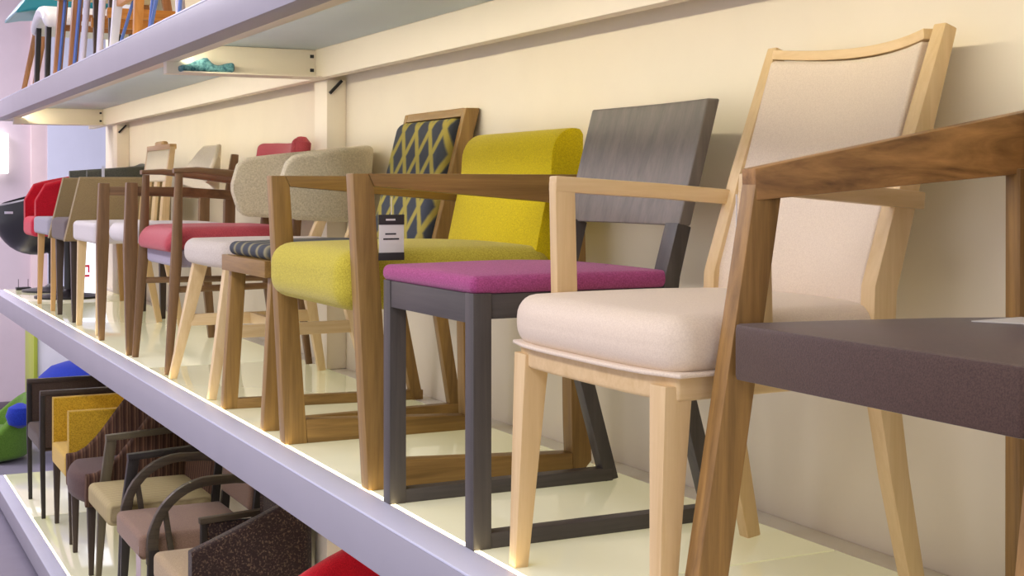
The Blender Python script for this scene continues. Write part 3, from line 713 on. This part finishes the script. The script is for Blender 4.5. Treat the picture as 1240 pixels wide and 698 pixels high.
# honey wood chair with splayed legs
t = chair('side_chair', 'honey wood chair with wide splayed legs and white front legs', 1.34, 5.68, T2, GT)
for s in (1, -1):
    t.part('leg', sweep([(1.09, 5.68 + s * .25, 0), (1.12, 5.68 + s * .19, .43)], [(.015, .015), (.022, .022)], bev=.003), whp if s > 0 else hz)
    t.part('leg', sweep([(1.60, 5.68 + s * .25, 0), (1.50, 5.68 + s * .19, .43)], [(.015, .015), (.022, .022)], bev=.003), hz)
    t.part('brace', sweep([(1.105, 5.68 + s * .21, .02), (1.18, 5.68 - s * .05, .42)], (.007, .007), n=8), m_bluem)
t.part('stretcher', sweep([(1.11, 5.46, .23), (1.11, 5.90, .23)], (.012, .020), side=(1, 0, 0), bev=.002), hx)
t.part('seat', pad(1.07, 1.56, 5.42, 5.94, .43, .46, .012), hx)
t.part('backrest', pad(1.55, 1.575, 5.44, 5.92, .60, .80, .008), hx)
# steel rod chair
t = chair('side_chair', 'white seat chair on crossed thin steel rods', 1.34, 4.98, T2, GT)
for s in (1, -1):
    t.part('leg', sweep([(1.09, 4.98 + s * .24, 0), (1.13, 4.98 + s * .02, .43)], (.007, .007), n=8), m_lavm if s < 0 else m_bluem)
    t.part('leg', sweep([(1.09, 4.98 + s * .24, 0), (1.13, 4.98 + s * .22, .43)], (.007, .007), n=8), m_bluem)
    t.part('leg', sweep([(1.58, 4.98 + s * .22, 0), (1.50, 4.98 + s * .20, .43)], (.008, .008), n=8), m_lavm)
    t.part('foot', lathe([(.012, 0), (.012, .012)], 1.09, 4.98 + s * .24, 10), m_black)
t.part('seat', pad(1.07, 1.54, 4.74, 5.22, .43, .46, .012), whp)
t.part('backrest', pad(1.53, 1.55, 4.76, 5.20, .46, .80, .008), whp)

# folded teal cloth lying on the flange of the cross beam
t = Thing('folded_cloth', 'patterned teal cloth tucked on the cross beam under the upper shelf', 'cloth', 1.19, 4.765, T2 - .145)
t.part('cloth', pad(1.10, 1.285, 4.730, 4.792, .001, .028, .010, lambda x, y, z: (x, y, z * (1 + .25 * math.sin(x * 55)) + (.012 * math.exp(-((x - 1.19) / .012) ** 2) if z > .015 else 0)), .008, 14), fabric('teal_print', (110, 160, 164), (36, 84, 100), 60, 0.9, 0.2))

# ================================================================ beyond the shelf end
sg = Thing('lit_sign', 'white lit panel with a red square mark on the far wall', 'sign', 2.3, 13.05, 0)
sg.part('panel', boxm(2.02, 2.62, 13.05, 13.115, .95, 1.66, .004), emit('white_sign', (240, 244, 255), 1.1))
m_red = paint('sign_red', (214, 40, 60), 0.5)
for (a, b, c, d) in ((2.125, 2.145, 1.20, 1.31), (2.145, 2.195, 1.29, 1.31), (2.145, 2.195, 1.20, 1.22), (2.18, 2.195, 1.24, 1.29)):
    sg.part('red_mark', boxm(a, b, 13.046, 13.052, c, d, 0), m_red)
single('wall_lamp', boxm(1.10, 1.50, 13.08, 13.195, 2.14, 2.50, .01), emit('lamp_white', (255, 252, 248), 1.6), 'white glowing square lamp on the mauve far wall', 'lamp', (1.3, 13.2, 2.3))
# white counter with green edge
t = Thing('counter', 'white counter with a lime green side panel behind the shelf end', 'counter', 1.9, 12.35, 0)
t.part('body', boxm(1.615, 2.7, 12.1, 12.6, 0, .80, .005), paint('white_laminate', (240, 240, 242), 0.3)); t.part('side_panel', boxm(1.582, 1.614, 12.08, 12.62, 0, .82, .004), paint('lime_edge', (176, 190, 60), 0.4))
# blue round chair and green chair
t = Thing('lounge_chair', 'rounded royal blue lounge chair in front of the white counter', 'chair', 1.82, 11.4, 0, 'lounge chairs beyond the shelf')
blu = fabric('royal_blue', (36, 62, 178), (24, 44, 140), 180)
t.part('seat_shell', lathe([(.10, .06), (.26, .20), (.31, .38), (.29, .52), (.20, .60), (.09, .635), (.02, .64)], 1.82, 11.4), blu)
t.part('base', lathe([(.22, 0), (.22, .03), (.06, .07)], 1.82, 11.4), m_black)
t = Thing('lounge_chair', 'green curved lounge chair with a blue round cushion beyond the shelf', 'chair', 1.14, 10.95, 0, 'lounge chairs beyond the shelf')
grn_ = fabric('leaf_green', (98, 138, 50), (78, 114, 36), 150)
t.part('backrest', ushell([(1.12 + .24 * math.cos(a), 10.95 + .26 * math.sin(a)) for a in [math.radians(85 - 17 * k) for k in range(11)]], .09, lambda u: .02, lambda u: .24 + .24 * math.sin(math.pi * u), -.1, .04), grn_)
t.part('seat', lathe([(.20, .0), (.26, .04), (.27, .16), (.22, .22), (.05, .24)], 1.10, 10.95), grn_)
t.part('cushion', lathe([(.02, .26), (.08, .29), (.10, .35), (.08, .41), (.02, .44)], 1.30, 10.66), blu)
# small black router-like device standing on the shelf end
t = Thing('desk_stand', 'small black stand with two thin rods at the shelf end', 'stand', 1.17, 9.47, T1)
t.part('base', boxm(1.13, 1.22, 9.43, 9.50, 0, .018, .003), m_black)
for x in (1.145, 1.205): t.part('rod', sweep([(x, 9.465, .018), (x, 9.465, .07)], (.002, .002), n=8), m_black)
